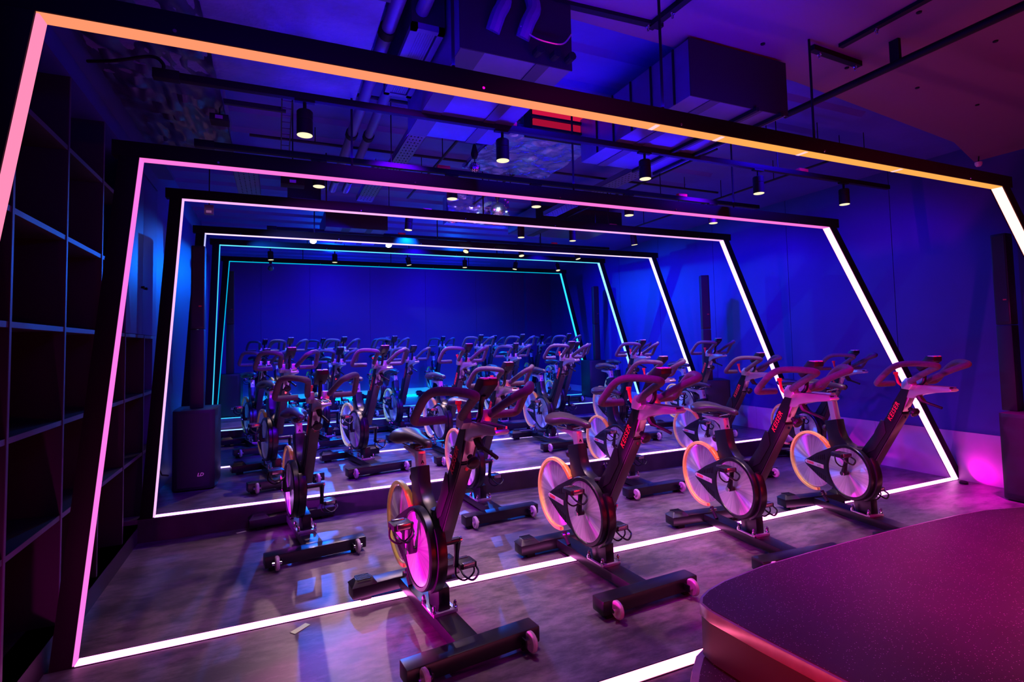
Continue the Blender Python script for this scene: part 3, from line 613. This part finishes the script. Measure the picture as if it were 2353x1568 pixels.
speaker((6.03, 2.45, 0), -90, 'black column speaker nearest the camera at the right edge, beside the podium', 1.6, hub=.75, off=(-.17, .02))
speaker((5.78, 5.95, L1), -30, 'black column speaker by the right wall behind the second row of bikes', 1.5, hub=.70, off=(-.1, -.1))
speaker((5.87, 9.3, L2), -10, 'black column speaker far back by the right wall, by the fifth lit frame', 1.5, hub=.73, off=(.08, 0))
pc = []
for k in range(90):
    t = k/89*math.pi*7; pc.append((-.955+.012*math.sin(t*1.7), 5.52+.035*math.cos(t)+.01*math.sin(t*.6), L1+.42+.14*math.sin(t*.98)))
pc += [(-.94, 5.55, L1+.26), (-.92, 5.57, L1+.2), (-.88, 5.62, L1+.18)]
tag(MB().tube(pc, .0065, 6).build('power_cable', M_BLACKM), 'coiled black power cable hanging beside the left column speaker', 'cable')

# ================================================================== green tape marks
for (x, y, a, l, ln, lb) in [(.11, 3.06, 40, .10, .036, 'green tape mark on the floor in front of the pink floor light'), (-.26, 4.84, 20, .07, .026, 'green tape mark on the floor left of the second row'),
                          (5.16, 3.28, 10, .09, .03, 'upper of two green tape marks near the right wall'), (5.02, 3.19, 0, .08, .03, 'lower of two green tape marks near the right wall')]:
    o = MB().box(-l/2, l/2, -ln/2, ln/2, 0, .0015).build('floor_tape', M_TAPE); o.location = (x, y, .0015); o.rotation_euler = (0, 0, math.radians(a)); tag(o, lb, 'tape', 'green tape marks on the floor')

# ================================================================== lighting tracks and spotlights
def track(y, x0, x1, z, lb):
    t = empty('lighting_track', (x0, y, z), 0, lb, 'track', 'lighting tracks under the ceiling')
    mb = MB().box(0, x1-x0, -.018, .018, 0, .036); rl = mb.build('rail', M_BLACKM, t, .002)
    MB().box(-.02, .09, -.022, .022, -.004, .042).build('power_feed', M_BLACKM, t, .003)
    for q in (.25, .75): MB().tube([((x1-x0)*q, 0, .03), ((x1-x0)*q, 0, ZC-z)], .004, 6).build('suspension_wire', M_BLACKM, t)
    for q in (.33, .8):
        MB().box((x1-x0)*q-.05, (x1-x0)*q+.05, -.02, .02, .036, .06).build('rail_clip', M_RED, t, .003)
track(2.93, -.52, 4.97, 2.745, 'front black lighting track, between the first and second lit frames')
track(3.83, -.46, 4.40, 2.74, 'second black lighting track, just behind the second lit frame')
track(5.6, -.2, 4.9, 2.87, 'third black lighting track, behind the third lit frame')
track(7.2, -.1, 4.9, 2.93, 'fourth black lighting track, behind the fourth lit frame')
track(8.8, -.4, 5.1, 2.98, 'black lighting track farthest from the camera')
def make_spot():
    s = empty('spotlight')
    MB().box(-.05, .05, -.016, .016, -.012, 0).build('adapter', M_BLACKM, s, .002)
    MB().tube([(0, 0, 0), (0, 0, -.06)], .009, 8).build('stem', M_BLACKM, s)
    b = MB().lathe([(-.185, .037), (-.185, .040), (-.11, .040), (-.108, .038), (-.104, .038), (-.102, .040), (-.062, .040), (-.055, .034), (-.055, 0)], (0, 0, 0), 'z', 24).build('body', M_BLACKM, s)
    MB().lathe([(-.186, .0), (-.188, .036), (-.1865, .0385), (-.183, .0385)], (0, 0, 0), 'z', 20).build('lens', M_LENS, s)
    return s
sp0 = make_spot(); usedsp = False
WARM = (1, .60, .64)
rowsS = [(2.93, 2.745, [(.13, 0, 0), (1.25, 0, 0), (2.31, 0, 0), (3.38, 0, 0), (4.37, 0, 0)], 'front track', 95),
         (3.83, 2.74, [(.26, 0, 0), (1.21, 0, 0), (1.92, 0, 0), (2.83, 0, 0), (3.80, 0, 0)], 'second track', 95),
         (5.6, 2.87, [(1.29, 4, 0), (2.60, 0, 0), (3.29, 0, 0), (4.18, -8, 0)], 'third track', 120),
         (7.2, 2.93, [(.41, 0, 40), (1.35, 0, 40), (2.52, 25, 18), (3.32, 0, 15), (4.27, -10, 10)], 'fourth track', 110),
         (8.8, 2.98, [(-.1, -3, 0), (.83, 0, 0), (1.98, -10, 0), (2.99, 0, 0), (3.98, 12, 0), (4.81, 0, 15)], 'farthest track', 70)]
on = {4: ['first', 'second', 'third', 'last'], 5: ['first', 'second', 'middle', 'fourth', 'last'], 6: ['first', 'second', 'third', 'fourth', 'fifth', 'last']}
for y, z, L, nm, pw in rowsS:
    for i, (x, ty, tx) in enumerate(L):
        s = sp0 if not usedsp else copy_tree(sp0); usedsp = True
        s.location = (x, y, z); s.rotation_euler = (-math.radians(tx), math.radians(ty), 0)
        s['label'] = 'black cylindrical spotlight, %s from the left on the %s%s' % (on[len(L)][i], nm, ', tilted so its lens glares' if tx > 30 else '')
        s['category'] = 'spotlight'; s['group'] = 'spotlights on the lighting tracks'
        q = s.rotation_euler.to_matrix()@Vector((0, 0, -1))
        if tx > 30:
            for c in s.children:
                if c.name.startswith('lens'): c.data = c.data.copy(); c.data.materials[0] = M_LENS2
        lamp('SPOT', Vector(s.location)+q*.20, Vector(s.location)+q*2.2+Vector((0, .15 if nm == 'front track' else 0, 0)), pw*(.4 if x < .5 and y < 4 else 1.3), WARM, .02, angle=1.1, blend=1)

# ================================================================== ceiling services
def boxthing(name, label, cat, b, mt, group=None, bev=.004):
    x0, x1, y0, y1, z0, z1 = b
    t = empty(name, ((x0+x1)/2, (y0+y1)/2, z0), 0, label, cat, group)
    o = MB().box(x0-(x0+x1)/2, x1-(x0+x1)/2, y0-(y0+y1)/2, y1-(y0+y1)/2, 0, z1-z0).build('casing', mt, t, bev)
    return t, o
# big wrapped duct on the left
t = empty('wrapped_duct', (0, 0, 0), 0, 'wide foil-wrapped duct running along the upper left ceiling', 'duct')
MB().box(-.84, .43, 1.0, 3.36, 2.92, 3.2).build('duct_body', M_WRAP, t, .02)
def crumple(name, x0, x1, y0, y1, z, amp, n, mt, par, sx=6):
    V = []; Fc = []
    for j in range(n+1):
        for i in range(n+1):
            x = x0+(x1-x0)*i/n; y = y0+(y1-y0)*j/n
            h = amp*abs(noise.noise(Vector((x*sx, y*sx, 3))))+amp*.5*abs(noise.noise(Vector((x*sx*2.5, y*sx*2.5, 8))))
            V.append((x, y, z-h))
    for j in range(n):
        for i in range(n): a = j*(n+1)+i; Fc.append((a, a+1, a+n+2, a+n+1))
    k = len(V)
    mb = MB().add(V, Fc); mb.box(x0, x1, y0, y1, z+.001, z+.03)
    return mb.build(name, mt, par, 0, 25)
crumple('foil_sheet', -.84, -.30, 2.5, 4.6, 2.93, .05, 40, mat('dark_foil', (.05, .04, .11), .3, .6), t)
MB().box(-.84, -.32, 3.36, 4.5, 2.95, 3.2).build('duct_body', M_WRAP, t, .03)
for yy in (1.5, 2.2, 2.72): MB().box(-.85, .44, yy-.02, yy+.02, 2.915, 3.2).build('tape_band', M_STRIPE, t)
# pipes
for i, (x, z, rr, lb) in enumerate([(.50, 3.02, .035, 'left one of two blue-lit round pipes beside the wrapped duct'), (.62, 3.02, .032, 'right one of two blue-lit round pipes beside the wrapped duct')]):
    t = empty('ceiling_pipe', (x, 3.2, z), 0, lb, 'pipe', 'pipes running along the ceiling')
    MB().tube([(0, -2.0, 0), (0, 2.3, 0)], rr, 14).build('pipe_run', M_DUCT, t)
    for yy in (-.6, .8, 1.9): MB().lathe([(-.03, rr+.008), (.03, rr+.008)], (0, yy, 0), 'y', 14).build('pipe_clip', M_BLACKM, t)
t = empty('ceiling_pipe', (3.2, 1.6, 2.98), 0, 'dark round pipe crossing the smooth lowered ceiling at upper right', 'pipe', 'pipes running along the ceiling')
MB().tube([(0, -2.6, 0), (0, .93, 0)], .022, 12).build('pipe_run', M_BLACKM, t)
MB().box(-.012, .012, .18, .23, .0, .14).build('pipe_clip', M_BLACKM, t)
# strut rails of the lowered ceiling
for (a, b, lb) in [((1.0, 2.22, 3.10), (1.86, 2.18, 3.10), 'left black strut rail on the edge of the smooth lowered ceiling'), ((1.80, 2.2, 3.09), (1.86, 1.1, 3.09), 'black strut rail pointing at the camera on the lowered ceiling'),
                   ((2.80, 2.02, 3.09), (3.25, 2.04, 3.09), 'short black strut rail above the dark round pipe'), ((2.95, 1.95, 3.10), (2.93, .6, 3.10), 'long thin dark rail beside the dark round pipe')]:
    a = Vector(a); b = Vector(b); t = empty('strut_rail', a, 0, lb, 'rail', 'strut rails on the lowered ceiling')
    d = b-a; n = Vector((-d.y, d.x, 0)).normalized()*.018
    mb = MB().add([-n, d-n, d+n, n, -n+Vector((0, 0, .03)), d-n+Vector((0, 0, .03)), d+n+Vector((0, 0, .03)), n+Vector((0, 0, .03))], [(0, 3, 2, 1), (4, 5, 6, 7), (0, 1, 5, 4), (1, 2, 6, 5), (2, 3, 7, 6), (3, 0, 4, 7)])
    mb.build('rail', M_BLACKM, t)
    for q in (.15, .9):
        MB().lathe([(-.03, .006), (-.012, .006), (-.012, .012), (0, .012)], tuple(d*q), 'z', 8).build('rail_bolt', M_CHROME, t)
# ducted units with taped insulation
def unit(name, x0, x1, y0, y1, z0, z1, stripes, lb):
    t, o = boxthing(name, lb, 'air unit', (x0, x1, y0, y1, z0, z1), M_DUCT, 'air handling units above the frames')
    cx, cy = (x0+x1)/2, (y0+y1)/2
    MB().box(x0-cx-.004, x1-cx+.004, y0-cy-.006, y0-cy, -.004, z1-z0+.004).build('front_panel', M_DUCTD, t)
    for (a, b) in stripes: MB().box(a-cx, b-cx, y0-cy, y1-cy, -.005, 0).build('tape_band', M_STRIPE, t)
    return t, cx, cy
t, cx, cy = unit('air_unit', .745, 1.31, 2.2, 3.25, 2.775, 3.12, [(.745, .86), (1.12, 1.19)], 'dark air unit with striped insulated underside, above the first orange beam')
for k, x in enumerate((-.10, .05)):
    MB().tube(smoothpath([(x, -.55, .33), (x+.02, -.56, .24), (x-.01, -.555, .17), (x-.03, -.53, .1)], 4), .035, 10).build('flexible_hose', M_DUCT, t)
MB().tube(smoothpath([(.0, -.56, .14), (.06, -.565, .10), (.14, -.565, .09), (.22, -.565, .10), (.27, -.56, .16)], 5), .004, 6).build('loose_wire', M_ALU, t)
for x in (.08, .17, .25): MB().tube([(x, -.55, .03), (x, -.60, .03)], .02, 10).build('pipe_port', M_BLACKM, t)
t, cx, cy = unit('air_unit', 2.06, 2.80, 2.2, 3.35, 2.78, 3.10, [(2.20, 2.27), (2.52, 2.60)], 'large air unit with lit duct side, right of the centre, behind the orange beam')
for yy in (-.45, -.25, -.05, .15, .35): MB().box(-.378, -.37, yy-.006, yy+.006, .0, .32).build('side_rib', M_BLACKM, t)
for x in (.10, .30): MB().box(x-.012, x+.012, -.6, .58, -.022, 0).build('duct_rail', M_BLACKM, t)
t, cx, cy = unit('air_unit', .55, 1.3, 6.9, 8.0, 2.95, 3.2, [(.75, .85), (1.05, 1.12)], 'far air unit with striped underside between the third and fourth lit frames')
t, cx, cy = unit('air_unit', 3.0, 4.3, 6.0, 6.9, 3.0, 3.2, [(3.3, 3.4)], 'far wide air unit with black front on the right of the ceiling')
# vents
for (x0, x1, y0, y1, z, lb) in [(.57, .73, 2.38, 3.1, 2.93, 'square air vent with slats beside the striped air unit'), (.1, .42, 5.9, 6.3, 2.98, 'small slatted air vent beyond the third lit frame')]:
    t = empty('air_vent', ((x0+x1)/2, (y0+y1)/2, z), 0, lb, 'vent', 'slatted air vents on the ceiling'); hx, hy = (x1-x0)/2, (y1-y0)/2
    MB().box(-hx, hx, -hy, hy, .03, ZC-z).build('duct_neck', M_DUCTD, t)
    MB().box(-hx, -hx+.03, -hy, hy, 0, .03).box(hx-.03, hx, -hy, hy, 0, .03).box(-hx, hx, -hy, -hy+.03, 0, .03).box(-hx, hx, hy-.03, hy, 0, .03).build('vent_frame', M_DUCT, t)
    n = 8
    for k in range(n):
        x = -hx+.04+(2*hx-.08)*k/(n-1); MB().box(x-.008, x+.002, -hy+.03, hy-.03, .006, .02).build('vent_slat', M_DUCT, t)
# perforated cable trays
def tray(x0, x1, y0, y1, z, lb, y_slots=12):
    t = empty('cable_tray', ((x0+x1)/2, (y0+y1)/2, z), 0, lb, 'cable tray', 'perforated cable trays'); hx, hy = (x1-x0)/2, (y1-y0)/2
    MB().box(-hx, hx, -hy, hy, 0, .003).box(-hx, -hx+.003, -hy, hy, 0, .05).box(hx-.003, hx, -hy, hy, 0, .05).build('tray_body', M_DUCT, t)
    mb = MB(); n = int((y1-y0)/.055)
    for j in range(n):
        yy = -hy+.03+j*.055
        for i, q in enumerate((-.6, -.2, .2, .6)): 
            dx = hx*q; l = .012 if (i+j) % 2 else .006
            mb.box(dx-.004, dx+.004, yy-l, yy+l, -.0012, 0)
    mb.build('tray_slots', M_BLACKM, t)['kind'] = 'stuff'
tray(.80, .92, 3.3, 4.3, 2.86, 'perforated cable tray between the first and second lit frames')
tray(.74, .90, 4.4, 5.6, 2.95, 'perforated cable tray continuing beyond the second lit frame')
tray(3.0, 3.18, 4.0, 5.8, 3.02, 'long perforated cable tray right of the centre')
tray(-.35, -.15, 4.9, 6.0, 2.98, 'perforated cable tray at the far left near the shelving')
# foil patches and mirror balls
t = empty('foil_duct', (0, 0, 0), 0, 'crinkled shiny foil duct at the centre of the ceiling', 'duct')
crumple('foil_sheet', 1.52, 2.35, 3.5, 4.5, 3.04, .035, 46, M_FOIL, t, 5)
t = empty('foil_duct', (0, 0, 0), 0, 'hanging crinkled foil sheet just above the mirror ball', 'duct')
V = []; Fc = []; n = 24
for j in range(n+1):
    for i in range(n+1):
        x = 1.75+.75*i/n; z = 2.83+.32*j/n; V.append((x, 5.7+.05*noise.noise(Vector((x*7, z*9, 1)))+.03*noise.noise(Vector((x*20, z*22, 4))), z))
for j in range(n):
    for i in range(n): a = j*(n+1)+i; Fc.append((a, a+1, a+n+2, a+n+1))
MB().add(V, Fc).box(1.75, 2.5, 5.76, 5.9, 2.84, 3.15).build('foil_sheet', M_FOIL, t, 0, 25)
def mirror_ball(loc, rr, lb, n=20):
    t = empty('mirror_ball', loc, 0, lb, 'mirror ball', 'mirror balls under the ceiling')
    V = []; Fc = []
    for j in range(n//2):
        th0 = math.pi*j/(n//2); th1 = math.pi*(j+1)/(n//2); m_ = max(6, int(n*math.sin((th0+th1)/2)))
        for i in range(m_):
            p0 = 2*math.pi*i/m_+.01; p1 = 2*math.pi*(i+1)/m_-.01; k = len(V); e = .012
            for (a, b) in ((th0+e, p0), (th0+e, p1), (th1-e, p1), (th1-e, p0)): V.append((rr*math.sin(a)*math.cos(b), rr*math.sin(a)*math.sin(b), rr*math.cos(a)))
            Fc.append((k, k+1, k+2, k+3))
    tb = MB().add(V, Fc).build('mirror_tiles', mat('mirror_glass', (.9, .95, 1), .22, 1), t, 0, 0); tb['kind'] = 'stuff'
    MB().lathe([(rr*math.cos(a)*.985, max(.001, rr*math.sin(a)*.985)) for a in [math.pi*k/16 for k in range(17)]], (0, 0, 0), 'z', 24).build('ball_core', M_BLACKM, t)
    MB().tube([(0, 0, rr*.98), (0, 0, ZC+.02-loc[2])], .004, 6).build('ball_hook', M_BLACKM, t)
    MB().lathe([(rr+.03, .02), (rr+.06, .03), (rr+.07, .03), (rr+.14, .012)], (0, 0, 0), 'z', 10).build('ball_motor', M_BLACKM, t)
    return t
mirror_ball((2.20, 5.33, 2.91), .088, 'larger mirror ball hanging at the centre of the ceiling', 34)
mirror_ball((1.44, 3.95, 2.86), .045, 'small mirror ball half hidden by a spotlight', 18)
mirror_ball((-.10, 9.4, 2.75), .045, 'small mirror ball at the far left before the back wall', 14)
lamp('SPOT', (2.05, 4.7, 2.88), (2.2, 5.33, 2.9), 60, (.6, .85, 1), .01, angle=.4, blend=.3)
lamp('SPOT', (2.0, 4.95, 2.8), (2.1, 5.7, 3.0), 22, (.35, .2, 1), .01, angle=1.3, blend=1)  # added light without a fixture, brightens the hanging foil sheet
lamp('SPOT', (1.98, 3.9, 2.86), (1.98, 4.1, 3.0), 2.5, (.6, .8, 1), .01, angle=.7, blend=.6)  # added light, makes the bright mirror-ball patch on the foil duct
t, o = boxthing('pin_spot', 'small black pin spot aimed at the larger mirror ball', 'spotlight', (2.02, 2.08, 4.60, 4.67, 2.85, 2.90), M_BLACKM)
MB().tube([(0, 0, .05), (0, 0, .38)], .005, 6).build('stem', M_BLACKM, t)
# heater grille; its red reflections are put in as emission
t = empty('heater_grille', (1.905, 3.34, 2.96), 0, 'black slatted heater reflecting red above the track, centre', 'heater')
MB().box(-.25, .25, .02, .13, 0, .22).build('casing', M_BLACKM, t)
for z in (.02, .10, .195): MB().box(-.25, .25, -.01, .03, z, z+.018).build('grille_slat', M_BLACKM, t)
for z, s in ((.05, .35), (.13, .55)): MB().box(-.235, .235, .005, .018, z, z+.045).build('reflection_bar', emis('red_reflection', (1, .01, .09), s), t)  # emission stands in for red light reflected in the grille
# boxes, brackets, projector
for (b, lb, nm, cat) in [((.02, .17, 3.85, 3.95, 2.56, 2.61), 'small dark projector hanging near the left spotlights', 'projector', 'projector'), ((-.37, -.27, 3.55, 3.65, 2.82, 2.86), 'small black junction box at the end of the wrapped duct', 'junction_box', 'box'),
                     ((2.30, 2.42, 3.3, 3.4, 2.83, 2.93), 'open black metal bracket beside the third front spotlight', 'ceiling_bracket', 'bracket'),
                     ((-.57, -.50, 5.15, 5.2, 2.61, 2.69), 'small pale wall box high on the left behind the third frame', 'wall_box', 'box')]:
    t, o = boxthing(nm, lb, cat, b, M_BLACKM if 'pale' not in lb else M_DUCT, bev=.003)
    MB().tube([(0, 0, b[5]-b[4]), (0, 0, 3.22-b[4])], .005, 6).build('drop_rod', M_BLACKM, t)
    MB().box(-.02, .02, -(b[3]-b[2])/2-.004, -(b[3]-b[2])/2, .01, .03).build('face_plate', M_ALU, t)
# ladder rack
t = empty('ladder_rack', (.055, 4.05, 3.0), 0, 'narrow ladder rack running along the ceiling left of the pipes', 'rack')
for x in (-.03, .03): MB().box(x-.004, x+.004, -.5, .5, 0, .02).build('rack_side', M_DUCTD, t)
for k in range(9): MB().box(-.03, .03, -.48+k*.115, -.47+k*.115, .004, .012).build('rack_rung', M_DUCT, t)
t = empty('ceiling_rail', (-.15, 3.71, 2.99), 0, 'thin dark rail from the wrapped duct to the ladder rack', 'rail')
MB().box(-.2, .2, -.012, .012, 0, .03).build('rail', M_DUCTD, t)
# conduits with hangers on the right half of the ceiling
for (x, y0, y1, z, lb) in [(2.05, 3.6, 6.5, 3.05, 'long diagonal-looking conduit right of the foil duct'), (3.45, 3.4, 6.8, 3.08, 'long conduit crossing the right half of the blue ceiling'),
                           (4.6, 2.9, 6.2, 3.05, 'conduit near the right wall under the blue ceiling'), (1.25, 3.3, 5.5, 3.0, 'conduit left of the foil duct')]:
    t = empty('ceiling_conduit', (x, (y0+y1)/2, z), 0, lb, 'conduit', 'thin conduits along the ceiling')
    MB().tube([(0, -(y1-y0)/2, 0), (0, (y1-y0)/2, 0)], .011, 8).build('conduit_run', M_DUCTD, t)
    k = 0; yy = -(y1-y0)/2+.2
    while yy < (y1-y0)/2:
        MB().tube([(0, yy, 0), (0, yy, ZC-z)], .004, 6).build('conduit_hanger', M_BLACKM, t); yy += .7
for (x0, x1, y, z, lb) in [(-.2, 4.6, 4.55, 3.12, 'crosswise dark conduit above the second track'), (3.4, 4.9, 2.98, 3.02, 'crosswise dark conduit below the end of the lowered ceiling'), (.2, 1.6, 3.42, 3.05, 'crosswise dark conduit behind the front air unit')]:
    t = empty('cross_conduit', ((x0+x1)/2, y, z), 0, lb, 'conduit', 'crosswise conduits')
    MB().tube([(-(x1-x0)/2, 0, 0), ((x1-x0)/2, 0, 0)], .012, 8).build('conduit_run', M_DUCTD, t)
    for q in (-.8, 0, .8): MB().tube([((x1-x0)/2*q, 0, 0), ((x1-x0)/2*q, 0, ZC-z)], .004, 6).build('conduit_hanger', M_BLACKM, t)
cb = MB().tube(smoothpath([(-.84, 3.12, 2.86), (-.7, 3.0, 2.83), (-.55, 2.94, 2.85), (-.50, 2.93, 2.82), (-.50, 2.93, 2.78)], 6), .008, 8).build('feed_cable', M_BLACKM)
tag(cb, 'black feed cable sagging to the left end of the front lighting track', 'cable')
ds = empty('smoke_detector', (6.05, 2.75, 3.05), 0, 'small pale sensor on an arm in the upper right corner', 'sensor')
MB().lathe([(-.03, .0), (-.028, .018), (-.01, .028), (.012, .028), (.016, .012)], (0, 0, 0), 'z', 16).build('sensor_head', mat('pale_plastic', (.7, .6, .6), .5), ds)
MB().tube([(0, 0, .01), (.02, 0, .1), (.15, 0, .12)], .006, 6).build('sensor_arm', M_BLACKM, ds)
